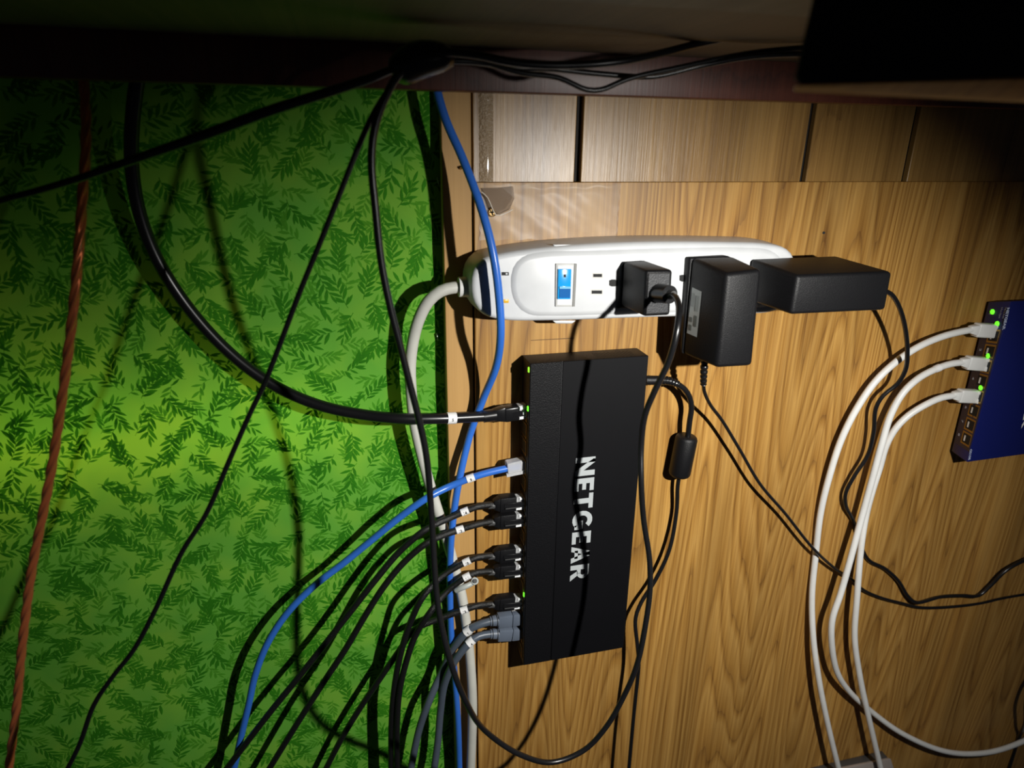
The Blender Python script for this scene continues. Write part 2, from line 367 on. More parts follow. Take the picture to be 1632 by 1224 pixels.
# ------------------------------------------------------------------ clear tape and screw
t = root('clear_tape', at(860, 340, 0), 'wrinkled clear packing tape stuck over top left corner of board', 'tape')
V = []; Fc = []; nu, nv = 44, 22
xl_, xr_ = at(764, 335, 0).x, at(985, 335, 0).x; zt_, zb2 = zt-0.0015, at(860, 381, 0).z
R = random.Random(2)
for j in range(nv+1):
    for i in range(nu+1):
        u, v = i/nu, j/nv; x = xl_+(xr_-xl_)*u+0.0006*math.sin(v*31); z = zt_+(zb2-zt_)*v+0.0005*math.sin(u*40)
        hh = 0.0009+0.0006*math.sin(u*9+v*3)+0.0004*math.sin(u*23-v*11)+0.0012*math.exp(-((v-.10+.06*u)/.04)**2)*(u > .2)*min(1, (u-.2)*5)
        V.append((x, -max(0.0003, hh), z))
for j in range(nv):
    for i in range(nu): k = j*(nu+1)+i; Fc.append((k, k+1, k+nu+2, k+nu+1))
obj('tape_film', V, Fc, TAPE, t, smooth=True)
tf = mat('tape_flap', (0.33, 0.24, 0.17), 0.2, coat=1, alpha=0.55)
V = path([(768, 300, 0.002), (800, 299, 0.002), (818, 297, 0.002), (820, 316, 0.003), (812, 334, 0.006), (795, 343, 0.007), (785, 332, 0.006), (776, 316, 0.004)])
obj('tape_flap', V+[v+Vector((0, 0.0003, 0)) for v in V], [(0,1,2,3,4,5,6,7),(15,14,13,12,11,10,9,8)]+[(i,(i+1)%8,(i+1)%8+8,i+8) for i in range(8)], tf, t)
tube('tape_crease', path([(768, 306, 0.003), (777, 315, 0.0045), (783, 328, 0.006), (791, 343, 0.0072), (803, 341, 0.007), (817, 334, 0.005)]), 0.0004, mat('crease', (0.75, 0.68, 0.58), 0.25), t, n=6)
s = root('screw', at(785, 338, 0.001), 'brass screw under torn tape at top left of board', 'screw')
c = at(784, 338, 0.0015)
obj('screw_head', *cyl_geo(c, c+Vector((0, -0.0018, 0)), 0.0035, 0.0026, 16), mat('dull_brass', (0.30, 0.19, 0.07), 0.35, metal=0.6), s, auto=30, smooth=True)
q = c+Vector((0, -0.0019, 0))
obj('screw_slot', MB().box(q.x-0.0022, q.x+0.0022, q.y-0.0001, q.y+0.0003, q.z-0.0004, q.z+0.0004).box(q.x-0.0004, q.x+0.0004, q.y-0.0001, q.y+0.0003, q.z-0.0022, q.z+0.0022).V, BF+[tuple(i+8 for i in f) for f in BF], HOLE, s)

# ------------------------------------------------------------------ power strip
HS = 0.030
def outline(pts, h): return [at(x, y, h) for x, y in pts]
def densify(P, step=0.004):
    P2 = P+[P[0], P[1], P[2]]; Q = spline([P[-1]]+P2, step)
    # keep a closed loop: from first occurrence of P[0] to second
    i0 = min(range(len(Q)//2), key=lambda i: (Q[i]-P[0]).length); i1 = min(range(len(Q)//2, len(Q)), key=lambda i: (Q[i]-P[0]).length)
    return Q[i0:i1]
def prism(name, loops, m, parent, smooth=True, auto=35):
    n = len(loops[0]); V = [v for L_ in loops for v in L_]; Fc = []
    for k in range(len(loops)-1):
        for i in range(n): j = (i+1) % n; Fc.append((k*n+i, k*n+j, (k+1)*n+j, (k+1)*n+i))
    Fc.append(tuple(range(n))); Fc.append(tuple((len(loops)-1)*n+i for i in range(n-1, -1, -1)))
    return obj(name, V, Fc, m, parent, smooth=True, auto=auto)
def inset(L_, d, y):
    c = sum(L_, Vector())/len(L_); n = len(L_); out = []
    for i in range(n):
        T = (L_[(i+1) % n]-L_[i-1]); T = Vector((T.x, 0, T.z)).normalized(); nr = Vector((T.z, 0, -T.x))
        if nr.dot(c-L_[i]) < 0 and abs(nr.dot((c-L_[i]).normalized())) > .05: nr = -nr
        out.append(Vector((L_[i].x+nr.x*d, y, L_[i].z+nr.z*d)))
    return out
pso = densify(outline([(751, 456), (755, 432), (770, 414), (800, 405), (874, 394.5), (1000, 386.5), (1152, 386), (1231, 389.5), (1257, 397), (1268, 412), (1270, 450), (1264, 478), (1240, 496), (1150, 503), (1000, 508.5), (883, 512.5), (802, 511.5), (772, 503), (756, 484)], HS))
strip = root('power_strip', at(1005, 450, 0), 'white power strip with blue rocker switch mounted flat across the board', 'power strip')
prism('housing', [inset(pso, -0.0010, -0.0003), inset(pso, -0.0010, -0.006), inset(pso, 0.0, -HS+0.005), inset(pso, 0.0006, -HS+0.002), inset(pso, 0.0022, -HS+0.0004), inset(pso, 0.004, -HS)], WHT, strip)
plo = densify(outline([(821, 455), (824, 430), (836, 416), (862, 409.5), (950, 406), (1080, 402), (1180, 401), (1225, 405), (1243, 420), (1246, 450), (1238, 478), (1200, 486), (1080, 492), (950, 496), (880, 497.5), (845, 495), (828, 481)], HS+0.001))
prism('socket_deck', [inset(plo, -0.0032, -HS+0.0004), inset(plo, -0.0028, -HS-0.0002), inset(plo, 0.0, -HS-0.0016), inset(plo, 0.0010, -HS-0.0019)], WHT, strip)
for px_ in ((880, 918),):
    for yy in (513.2, 392.0):
        obj('mounting_tab', [at(x, y, h) for h in (HS-0.004, HS-0.010) for x, y in ((px_[0], yy-2.5), (px_[1], yy-2.5), (px_[1]-6, yy+2.5), (px_[0]+6, yy+2.5))], BF, WHT, strip, bevel=0.0008, segs=2)
def slab(name, pts, h0, h1, m, parent, **k):
    n = len(pts); V = [at(x, y, h1) for x, y in pts]; V += [Vector((v.x, -h0, v.z)) for v in V]
    Fc = [tuple(range(n)), tuple(range(2*n-1, n-1, -1))]+[(i, (i+1) % n, (i+1) % n+n, i+n) for i in range(n)]
    return obj(name, V, Fc, m, parent, **k)
hd = HS+0.0019
sw = slab('switch_frame', [(886, 420), (919, 420), (915.5, 489), (885.5, 489)], hd, hd+0.0014, GREY, strip, bevel=0.0005, segs=2)
slab('frame_face', [(889, 423), (914.5, 423), (911.5, 486), (888, 486)], hd+0.0014, hd+0.0016, WHT, sw)
slab('frame_side', [(915.6, 420.5), (919.6, 420.5), (916.2, 488.5), (912.6, 488.5)], hd, hd+0.0019, mat('frame_grey', (0.22, 0.22, 0.21), 0.5), sw)
rk = slab('rocker', [(890, 429), (911, 429), (909.5, 477), (889, 477)], hd+0.0016, hd+0.0030, BROCK, strip, bevel=0.0004, segs=2)
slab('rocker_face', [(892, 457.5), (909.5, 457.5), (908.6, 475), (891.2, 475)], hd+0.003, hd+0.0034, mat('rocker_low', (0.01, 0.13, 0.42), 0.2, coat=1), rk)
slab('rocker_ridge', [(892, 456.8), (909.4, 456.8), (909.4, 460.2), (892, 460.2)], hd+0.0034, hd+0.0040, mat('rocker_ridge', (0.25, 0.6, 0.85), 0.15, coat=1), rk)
slab('rocker_mark', [(898.5, 437), (902, 437), (902, 442), (898.5, 442)], hd+0.003, hd+0.0032, HOLE, rk)
hs = hd
for pts in ([(945.5, 436.6), (959.5, 436.6), (959.5, 441.6), (945.5, 441.6)], [(943, 463), (959.5, 463), (959.5, 468.2), (943, 468.2)]):
    sr = slab('socket_slot', [(x+(-1.6 if x < 952 else 1.6), y+(-2 if i < 2 else 2)) for i, (x, y) in enumerate(pts)], hs, hs+0.00012, mat('slot_rim', (0.62, 0.61, 0.58), 0.5), strip)
    slab('slot_hole', pts, hs+0.0001, hs+0.00026, HOLE, sr)
slab('ground_hole', [(971, 447), (975, 445.5), (980, 445.5), (984, 447), (984, 455.5), (980, 456.5), (975, 456.5), (971, 455)], hs, hs+0.0002, HOLE, strip)
slab('ground_hole', [(1083, 439), (1087, 438), (1094, 438), (1094, 448.5), (1087, 449), (1083, 447)], hs, hs+0.0002, HOLE, strip)
lg = slab('indicator', [(799.5, 433.8), (811, 433.8), (811, 439), (799.5, 439)], HS, HS+0.0003, HOLE, strip)
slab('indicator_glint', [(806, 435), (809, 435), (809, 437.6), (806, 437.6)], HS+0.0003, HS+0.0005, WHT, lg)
slab('indicator', [(800, 477.2), (811, 477.2), (811, 483.2), (800, 483.2)], HS, HS+0.0009, AMB, strip, bevel=0.0004, segs=2)['label'] = 'amber indicator'
collar = obj('cord_collar', *cyl_geo(at(748, 457, 0.012), at(731, 457.5, 0.012), 0.0076, 0.0072, 28), WHTC, strip, smooth=True, auto=40)
cordpts = path([(742, 457.5, 0.012), (722, 458.5, 0.012), (702, 464, 0.012), (683, 480, 0.011), (668, 508, 0.008), (659, 540, 0.004), (654, 580, 0.002), (655, 620, 0.001), (660, 670, 0.001), (672, 725, 0.002), (690, 790, 0.002), (706, 840, 0.002), (722, 895, 0.003), (735, 945, 0.004), (744, 1000, 0.0045), (750, 1060, 0.006), (753, 1120, 0.007), (752, 1180, 0.007), (749, 1260, 0.007)])
tube('power_cord', cordpts, 0.0044, CORD, strip, n=18)

# ------------------------------------------------------------------ plug-in adapters
def hex_at(F4, B4, hf, hb_): return hexa(F4, B4, hf, hb_)
usb = root('power_adapter', at(1035, 460, 0.032), 'smallest black plug-in adapter, cube-shaped, beside the rocker switch', 'power adapter', None)
obj('housing', hex_at([(1030, 431), (1073, 430), (1068.5, 503), (1026.5, 505)], [(993, 417), (1030, 415), (1030, 484), (989, 487)], 0.066, 0.0345), BF, BLK, usb, bevel=0.0022)
obj('base_flange', hex_at([(994, 416), (1030, 414), (1029, 486), (989, 489)], [(984, 428), (1024, 420), (1024, 492), (980.5, 493)], 0.0352, 0.0321), BF, BLK, usb, bevel=0.0012)
fp = slab('face_plate', [(1034.5, 436), (1068, 435), (1064.5, 498), (1030.5, 500)], 0.0655, 0.0663, mat('dark_inset', (0.022, 0.023, 0.026), 0.5, bump=(900, 0.4)), usb)
def hole_frame(name, pts, h, wd, m, parent):
    P = [at(x, y, h) for x, y in pts]; c = sum(P, Vector())/4; V = []; Fc = []
    for p in P: V.append(p); V.append(p+(c-p)*wd)
    for i in range(4): j = (i+1) % 4; Fc.append((2*i, 2*j, 2*j+1, 2*i+1))
    return obj(name, V, Fc, m, parent)
hole_frame('plate_seam', [(1034, 435.5), (1068.5, 434.5), (1065, 498.5), (1030, 500.5)], 0.0665, 0.045, HOLE, usb)

ad2 = root('power_adapter', at(1150, 480, 0.032), 'large black power adapter with a silver sticker, hanging lower than its neighbours', 'power adapter')
F2 = [(1158, 437), (1215.5, 429), (1200, 584), (1142.5, 587.5)]; B2 = [(1101, 410), (1168, 408), (1158, 560), (1087, 564)]
obj('housing', hex_at(F2, B2, 0.072, 0.0365), BF, BLK, ad2, bevel=0.0035, segs=4)
obj('base_shell', hex_at([(1100, 410.5), (1167, 408.5), (1157, 561), (1086, 565)], [(1091, 409), (1152, 405), (1146, 552), (1084, 556)], 0.0370, 0.0322), BF, BLK, ad2, bevel=0.0016)
def quadmap(p0, p1, p2, p3):
    """u along p0->p1, v along p0->p3"""
    return lambda u, v, d=0: (p0*(1-u)+p1*u)*(1-v)+(p3*(1-u)+p2*u)*v
VF = [at(x, y, 0.072) for x, y in F2]; VB = [at(x, y, 0.0365) for x, y in B2]
q2 = quadmap(VB[0], VF[0], VF[3], VB[3])          # left face: u back->front, v top->bottom
nl = (VF[0]-VB[0]).cross(VF[3]-VF[0]).normalized(); nl = nl if nl.x < 0 else -nl
def on2(u, v, d): return q2(u, v)+nl*d
st = obj('sticker', [on2(.12, .28, .0002), on2(.40, .28, .0002), on2(.385, .76, .0002), on2(.09, .76, .0002)], [(0,1,2,3)], STICK, ad2)
for k, (u0, v0, v1) in enumerate(((.30, .34, .50), (.30, .545, .66), (.17, .58, .63), (.17, .66, .72), (.17, .33, .47))):
    obj('sticker_print', [on2(u0-.035, v0, .0004), on2(u0+.035, v0, .0004), on2(u0+.035, v1, .0004), on2(u0-.035, v1, .0004)], [(0,1,2,3)], mat('sticker_ink', (0.10, 0.11, 0.10), 0.6) if v0 > .5 else mat('sticker_ink_pale', (0.22, 0.24, 0.23), 0.5), st)
P2 = path([(1124, 566, 0.045), (1122, 590, 0.044), (1121, 612, 0.040)])
def ribbed(name, P, r0, r1, m, parent, ribs=6):
    P = spline(P, 0.0006); 
    return tube(name, P, lambda t: (r0+(r1-r0)*t)*(1.0 if int(t*ribs*2) % 2 == 0 else 0.80), m, parent, n=14, sp=False)[0]
ribbed('strain_relief', P2, 0.0033, 0.0026, BLKG, ad2)
A2C = path([(1121, 608, 0.040), (1122, 622, 0.036), (1132, 645, 0.028), (1150, 669, 0.023), (1178, 715, 0.020), (1211, 771, 0.018), (1251, 818, 0.015), (1295, 873, 0.0135), (1332, 907, 0.009), (1356, 922, 0.006), (1376, 940, 0.005), (1403, 952, 0.005), (1440, 962, 0.005), (1466, 968, 0.005), (1500, 968, 0.007), (1560, 962, 0.007), (1600, 953, 0.007), (1680, 940, 0.007)])
tube('power_cord', A2C, 0.0015, BLKG, ad2, n=10)

ad3 = root('power_adapter', at(1320, 450, 0.032), 'rightmost black adapter, a wide box reaching past the end of the strip', 'power adapter')
obj('housing', hex_at([(1271, 439), (1423.5, 433), (1412, 495), (1260.5, 502)], [(1196, 412.5), (1331, 407), (1325, 468), (1189, 478)], 0.0765, 0.033), BF, BLK, ad3, bevel=0.0028, segs=4)
A3C = path([(1405, 462, 0.058), (1419, 468, 0.055), (1432, 487, 0.048), (1442, 520, 0.040), (1446, 560, 0.032), (1443, 590, 0.027), (1430, 612, 0.022), (1408, 630, 0.018), (1396, 650, 0.016), (1392, 690, 0.015), (1383, 725, 0.013), (1362, 758, 0.011), (1348, 785, 0.009), (1348, 806, 0.007), (1360, 830, 0.004), (1372, 870, 0.0025), (1385, 893, 0.003), (1410, 906, 0.004), (1432, 926, 0.005), (1447, 950, 0.007), (1460, 960, 0.009), (1500, 951, 0.007), (1535, 949, 0.007), (1560, 949, 0.008), (1580, 932, 0.010), (1605, 908, 0.013), (1680, 872, 0.016)])
tube('power_cord', A3C, 0.0019, BLKG, ad3, n=10)
# ------------------------------------------------------------------ thin cables bundled under the desk
bc = root('thin_cable', at(1060, 470, 0.07), 'thin black cable from the smallest adapter looping low and back up to the desk', 'cable')
a_ = at(1049, 467, 0.066); b_ = at(1071, 470, 0.082)
d_ = (b_-a_)
obj('barrel_plug', *cyl_geo(a_, a_+d_*.85, 0.0068, 0.0062, 20), BLKG, bc, smooth=True, auto=40)
obj('plug_neck', *cyl_geo(a_+d_*.85, b_+d_*.12, 0.0034, 0.0028, 16), DGREY, bc, smooth=True, auto=40)
UC = path([(1070, 470, 0.082), (1077, 474, 0.090), (1082, 488, 0.100), (1081, 512, 0.110), (1076, 541, 0.113), (1065, 578, 0.110), (1044, 622, 0.104), (1028, 662, 0.098), (1022, 710, 0.094), (1022, 770, 0.1010), (1026, 830, 0.1000), (1035, 890, 0.1020), (1036, 940, 0.1060), (1028, 1000, 0.1100), (1015, 1060, 0.1130), (994, 1110, 0.1120), (965, 1160, 0.1120), (930, 1196, 0.1110), (880, 1215, 0.1110), (830, 1203, 0.1110), (777, 1168, 0.1110), (740, 1113, 0.1340), (718, 1055, 0.1340), (704, 1000, 0.1290), (696, 950, 0.1240), (692, 900, 0.1190), (688, 830, 0.1140), (680, 730, 0.1140), (668, 670, 0.1140), (650, 600, 0.1140), (640, 560, 0.1140), (622, 490, 0.1140), (608, 420, 0.1140), (598, 330, 0.1140), (592, 255, 0.1140), (597, 205, 0.1140), (612, 160, 0.1140), (636, 118, 0.1140), (668, 92, 0.1140), (710, 84, 0.1140), (760, 88, 0.1140), (820, 100, 0.1140), (900, 104, 0.1140), (1000, 96, 0.1140), (1120, 68, 0.1000), (1200, 52, 0.1100), (1330, 38, 0.1300)])
tube('cable_jacket', UC, 0.0021, BLKG, bc, n=12)
bd = root('thin_cable', at(430, 570, 0.09), 'thinnest black cable crossing the green cloth from desk down to bottom left', 'cable')
tube('cable_jacket', path([(100, 1240, 0.1080), (127, 1186, 0.1080), (150, 1123, 0.1080), (180, 1078, 0.1080), (213, 1036, 0.1080), (247, 973, 0.1080), (290, 880, 0.1080), (328, 820, 0.1080), (365, 735, 0.1080), (398, 660, 0.1080), (420, 615, 0.1080), (440, 565, 0.1080), (478, 465, 0.1080), (508, 392, 0.1080), (545, 300, 0.1080), (575, 225, 0.1080), (596, 180, 0.1080), (625, 135, 0.1020), (650, 104, 0.1020), (700, 92, 0.1020), (760, 96, 0.1020), (830, 116, 0.1020), (890, 124, 0.1020), (935, 143, 0.1020), (958, 143, 0.1020), (1000, 126, 0.1020), (1080, 108, 0.1020), (1200, 84, 0.1040), (1330, 72, 0.1240)]), 0.0015, BLKG, bd, n=10)
be = root('thin_cable', at(300, 220, 0.1), 'black cable slanting from desk edge down to the left edge of picture', 'cable')
tube('cable_jacket', path([(-60, 338, 0.10), (0, 320, 0.10), (60, 304, 0.10), (130, 283, 0.10), (220, 252, 0.105), (330, 214, 0.11), (430, 177, 0.115), (520, 148, 0.12), (590, 125, 0.115), (640, 106, 0.108), (690, 98, 0.107), (750, 98, 0.104), (820, 108, 0.096), (880, 110, 0.094), (960, 118, 0.094), (1040, 122, 0.096), (1120, 104, 0.10), (1200, 90, 0.11), (1330, 84, 0.13)]), lambda t: 0.0016+0.0011*math.exp(-((t-.32)/.16)**2), BLKG, be, n=12)
bt = root('cable_wrap', at(645, 104, 0.108), 'black tape wrap bunching the thin cables at the desk edge', 'wrap')
tube('wrap_sleeve', path([(628, 121, 0.108), (640, 111, 0.108), (662, 98, 0.108), (690, 92, 0.108), (722, 92, 0.108)]), lambda t: 0.0042+0.0050*math.sin(math.pi*t)**0.6, BLKG, bt, n=14)

# ------------------------------------------------------------------ black network switch
hF, hB = 0.0240, 0.0020
XL, XR = at(839.5, 820, hF).x, at(1013.5, 800, hF).x
ZT, ZB = (at(840, 581, hF).z+at(1030, 566, hF).z)/2, (at(835, 1060, hF).z+at(997, 1032, hF).z)/2
sw16 = root('network_switch', Vector(((XL+XR)/2, 0, (ZT+ZB)/2)), 'black metal network switch with sixteen ports and a silver logo', 'network switch')
xs = XL+0.0262
obj('housing', box(XL, XR, -hF+0.0003, -hB, ZB, ZT), BF, BLKM, sw16, bevel=0.0006, segs=2)
obj('top_cover', box(xs, XR, -hF-0.0002, -hF+0.0008, ZB+0.0001, ZT-0.0001), BF, mat('cover_black', (0.003, 0.003, 0.004), 0.6, spec=0.18), sw16, bevel=0.0003, segs=1)
obj('front_bezel', box(XL+0.0004, xs-0.0007, -hF-0.0002, -hF+0.0008, ZB+0.0001, ZT-0.0001), BF, BLKM, sw16, bevel=0.0003, segs=1)
# vent perforations on the top side
V = MB()
for i in range(20):
    for j in range(5):
        x = XL+0.056+i*0.00165; y = -0.009-j*0.0032-(0.0016 if i % 2 else 0)
        V.add([(x-.0005, y-.0007, ZT+.0001), (x+.0005, y-.0007, ZT+.0001), (x+.0005, y+.0007, ZT+.0001), (x-.0005, y+.0007, ZT+.0001)], [(0,1,2,3)])
obj('vent_holes', V.V, V.F, HOLE, sw16)['kind'] = 'stuff'
# ports on the left side
def zof(y, h=0.016): return at(826, y, h).z
PORTS = [660, 687, 714, 745, 771, 803, 830, 857, 884, 911, 937, 962, 988, 1012, 1036]
port_y = sorted(PORTS)
for yy in port_y:
    z = zof(yy)
    p = obj('port', MB().box(XL-0.0006, XL, -0.0198, -0.0190, z-0.0062, z+0.0062).box(XL-0.0006, XL, -0.0055, -0.0047, z-0.0062, z+0.0062).box(XL-0.0006, XL, -0.0190, -0.0055, z+0.0054, z+0.0062).box(XL-0.0006, XL, -0.0190, -0.0055, z-0.0062, z-0.0054).V, [tuple(i+8*k for i in f) for k in range(4) for f in BF], GOLD, sw16)
    obj('port_opening', box(XL-0.0003, XL, -0.0190, -0.0055, z-0.0054, z+0.0054), BF, HOLE, p)
for (yy, big) in ((590, 0), (652, 1), (948, 1)):
    z = at(834, yy, 0.022).z
    obj('status_light', box(XL-0.0010, XL+0.0003, -0.0228, -0.0208, z-0.0022, z+0.0022), BF, GLED if big else DLED, sw16, bevel=0.0004, segs=1)['label'] = 'lit green status light'
# silver wordmark, letters drawn as polygons (u along the word, v letter height)
def letters():
    L_ = []
    def R_(x0, y0, x1, y1): return [(x0, y0), (x1, y0), (x1, y1), (x0, y1)]
    def arc(cx, cy, ro, ri, a0, a1, sx=1, n=14):
        o = []
        for k in range(n):
            A, B = a0+(a1-a0)*k/n, a0+(a1-a0)*(k+1)/n
            o.append([(cx+sx*ro*math.cos(A), cy+ro*math.sin(A)), (cx+sx*ro*math.cos(B), cy+ro*math.sin(B)), (cx+sx*ri*math.cos(B), cy+ri*math.sin(B)), (cx+sx*ri*math.cos(A), cy+ri*math.sin(A))])
        return o
    N_ = [R_(0, 0, .27, 1), R_(.67, 0, .94, 1), [(.27, 1), (.27, .62), (.67, 0), (.67, .42)], [(.1, 1), (.27, 1), (.27, .62), (.1, .9)]]
    E_ = [R_(0, 0, .27, 1), R_(.27, .79, .66, 1), R_(.27, .40, .60, .60), R_(.27, 0, .66, .21)]
    T_ = [R_(0, .78, .80, 1), R_(.265, 0, .535, .78)]
    G_ = arc(.5, .5, .53, .27, math.radians(42), math.radians(318), 0.95)+[R_(.52, .34, 1.0, .53), R_(.76, .10, 1.0, .34)]
    A_ = [[(0, 0), (.28, 0), (.60, 1), (.34, 1)], [(.94, 0), (.66, 0), (.34, 1), (.60, 1)], R_(.24, .18, .70, .36)]
    R__ = [R_(0, 0, .27, 1), R_(.27, .80, .5, 1), R_(.27, .36, .5, .56), [(.34, .40), (.60, .40), (.90, 0), (.58, 0)]]+arc(.48, .68, .32, .12, -math.pi/2, math.pi/2, 1.0, 8)
    x = 0
    for ch, wd in ((N_, .94), (E_, .66), (T_, .80), (G_, 1.0), (E_, .66), (A_, .94), (R__, .86)):
        L_.append((x, ch)); x += wd+.135
    return L_, x-.135
Ls, W = letters()
zA, zZ = at(948, 727, hF).z, at(925, 923, hF).z
xB, xTp = at(917.5, 735, hF).x, at(948.5, 735, hF).x
for (x, polys) in Ls:
    V = []; Fc = []
    for pg in polys:
        k = len(V)
        for (u, v) in pg: V.append((xB+(xTp-xB)*v, -hF-0.00035, zA+(zZ-zA)*(x+u)/W))
        Fc.append(tuple(range(k, k+len(pg))))
    obj('logo_letter', V, Fc, LOGO, sw16)
# ------------------------------------------------------------------ the switch's own supply cable
pc = root('power_cable', at(1050, 606, 0.018), 'black power lead with barrel ferrite plugged into right side of black switch', 'cable')
obj('plug_sleeve', *cyl_geo(at(1029, 606, 0.014), at(1052, 606, 0.016), 0.0040, 0.0038, 18), BLK, pc, smooth=True, auto=40)
ribbed('strain_relief', path([(1051, 606, 0.018), (1066, 607, 0.018), (1080, 612, 0.018)]), 0.0042, 0.0030, BLKG, pc, 6)
tube('cable_jacket', path([(1078, 611, 0.018), (1090, 619, 0.018), (1099, 633, 0.017), (1102, 650, 0.016), (1099, 672, 0.015), (1096, 700, 0.013)]), 0.0024, BLKG, pc, n=12)
tube('cable_jacket', path([(1083, 755, 0.010), (1080, 775, 0.009), (1078, 816, 0.008), (1066, 878, 0.012), (1044, 925, 0.013), (1022, 960, 0.015), (1013, 985, 0.018), (1016, 1030, 0.023), (1018, 1055, 0.026), (1013, 1110, 0.029), (1009, 1150, 0.03), (1000, 1250, 0.031)]), 0.0019, BLKG, pc, n=12)
fa, fb = at(1095, 694, 0.0115), at(1082, 758, 0.0115)
dv = (fb-fa)
fer = tube('ferrite', [fa, fa+dv*.03, fa+dv*.08, fa+dv*.92, fa+dv*.97, fb], lambda t: (0.0074, 0.0088, 0.0096, 0.0096, 0.0088, 0.0074)[round(t*5)], BLK, pc, n=24, sp=False)[0]
fer['label'] = 'fat black ferrite barrel'

# ------------------------------------------------------------------ ethernet cables in the black switch
def label_wrap(parent, P, r, px_, ink, half=0.0032):
    d = [abs((c2p(p)[0]-px_)) for p in P]; i = min(range(len(P)//2 if len(P) > 60 else len(P)), key=lambda k: d[k])
    i = min(range(min(len(P), 60)), key=lambda k: d[k])
    c = P[i]; a = (P[max(i-1, 0)]-P[i+1]).normalized()
    if a.x < 0: a = -a
    lab = obj('number_label', *tube_geo([c-a*half, c+a*half], r+0.0004, 20), LBL, parent, smooth=True, auto=40)
    a, s_, f_ = ortho(a)
    if s_.z < 0: s_ = -s_
    rr = r+0.00055
    if ink:
        wd = 0.0011*len(ink)
        uv, Fc = text_verts(ink, 0.03)
        V = []
        for u, v in uv:
            du = (u-.5)*wd*1.2; dv_ = (v-.5)*0.0026+0.0002
            V.append(c+a*du+s_*dv_+f_*math.sqrt(max(1e-9, rr*rr-dv_*dv_)))
        obj('label_number', V, Fc, INK, lab)
    return lab
def c2p(p):
    v = p-CAM; z = v.dot(fw); return (PX+F*v.dot(rx)/z, PY-F*v.dot(up)/z)
def plug_black(t_, tip, back):
    a, s_, f_ = ortho(back-tip)
    obj('plug_housing', lbox(tip, a, s_, f_, 0.0065, 0.0205, -.0066, .0066, -.0050, .0042), BF, BLK, t_, bevel=0.0007, segs=2)
    obj('plug_shoulder', lbox(tip, a, s_, f_, 0.0200, 0.0255, -.0064, .0064, -.0046, .0036, .62), BF, BLK, t_, bevel=0.0006, segs=2)
    obj('plug_tip', lbox(tip, a, s_, f_, -0.001, 0.007, -.0058, .0058, -.0035, .0030), BF, CLEAR, t_, bevel=0.0003, segs=1)
    for q, (w0, w1, ln) in enumerate(((.0034, .0056, .0088), (-.0004, .0014, .0060), (-.0054, -.0036, .0042))):
        obj('tip_glint_bar', lbox(tip, a, s_, f_, -0.0005, ln, w0, w1, .0029, .0040), BF, TIPW, t_)  # white bars: flash glint on the clear tip, put into colour
    obj('release_latch', lbox(tip, a, s_, f_, 0.002, 0.0175, -.0024, .0024, .0042, .0058, .8), BF, BLK, t_, bevel=0.0003, segs=1)
    obj('latch_ridge', lbox(tip, a, s_, f_, 0.004, 0.0165, .0016, .0023, .0056, .0062), BF, DGREY, t_)
    obj('crimp_sleeve', *cyl_geo(tip+a*0.0245+s_*.001, tip+a*0.0300+s_*.001, 0.0028, 0.0026, 14), DGREY, t_, smooth=True, auto=40)
    return tip+a*0.0285
def plug_grey(t_, tip, back):
    a, s_, f_ = ortho(back-tip)
    obj('plug_tip', lbox(tip, a, s_, f_, -0.001, 0.008, -.0058, .0058, -.0035, .0032), BF, CLEAR, t_, bevel=0.0003, segs=1)
    obj('plug_boot', lbox(tip, a, s_, f_, 0.0085, 0.0215, -.0063, .0063, -.0048, .0046, .95), BF, GRYP, t_, bevel=0.0009, segs=2)
    obj('boot_latch_cover', lbox(tip, a, s_, f_, 0.0005, 0.0085, -.0060, .0060, -.0020, .0046, 1.05), BF, GRYP, t_, bevel=0.0012, segs=2)
    obj('boot_neck', *cyl_geo(tip+a*0.021, tip+a*0.0285, 0.0052, 0.0042, 18), GRYP, t_, smooth=True, auto=40)
    V = []
    for k in (0.0222, 0.0265):
        obj('neck_groove', *tube_geo([tip+a*k, tip+a*(k+0.0006)], 0.0054 if k < .024 else 0.0048, 18), HOLE, t_)
    return tip+a*0.027
def plug_clear(t_, tip, back):
    a, s_, f_ = ortho(back-tip)
    obj('plug_body', lbox(tip, a, s_, f_, -0.001, 0.0145, -.0058, .0058, -.0042, .0034), BF, CLEAR, t_, bevel=0.0004, segs=1)
    obj('tip_glint_bar', lbox(tip, a, s_, f_, -0.0005, 0.0025, -.0048, .0048, .0026, .0037), BF, TIPW, t_)  # white bar painted as the reflection on the clear plug
    obj('release_latch', lbox(tip, a, s_, f_, 0.001, 0.016, .0030, .0056, .0028, .0046), BF, CLEAR, t_)
    obj('wire_core', *cyl_geo(tip+a*0.002, tip+a*0.015, 0.0022, 0.0030, 14), BLUC, t_, smooth=True)
    return tip+a*0.0045
def ethernet(lab, portpx, pts, r, m, plug, ink, lx, h0=0.0125, lift=0.0):
    pts = [(x, y, h-0.0035+(0.003 if 680 < x < 765 and plug is plug_black else 0) if x > 690 else h+lift) for x, y, h in pts]
    tip = Vector((XL-0.0004, -h0, zof(portpx)))
    back = at(*pts[0])
    t_ = root('ethernet_cable', tip, lab, 'cable')
    start = plug(t_, tip, back)
    P = [start-(back-tip).normalized()*0.002, start]+[at(*p) for p in pts[1:]]
    ob, PP = tube('cable_jacket', P, r, m, t_, n=14)
    if lx: label_wrap(t_, PP, r, lx, ink)
    return t_
thick = root('ethernet_cable', Vector((XL, -0.0125, zof(658))), 'thick glossy black ethernet cable, label 5, curving over the green cloth to the uppermost port', 'cable')
tip = Vector((XL-0.0004, -0.0125, zof(658))); a, s_, f_ = ortho(at(770, 664, 0.014)-tip)
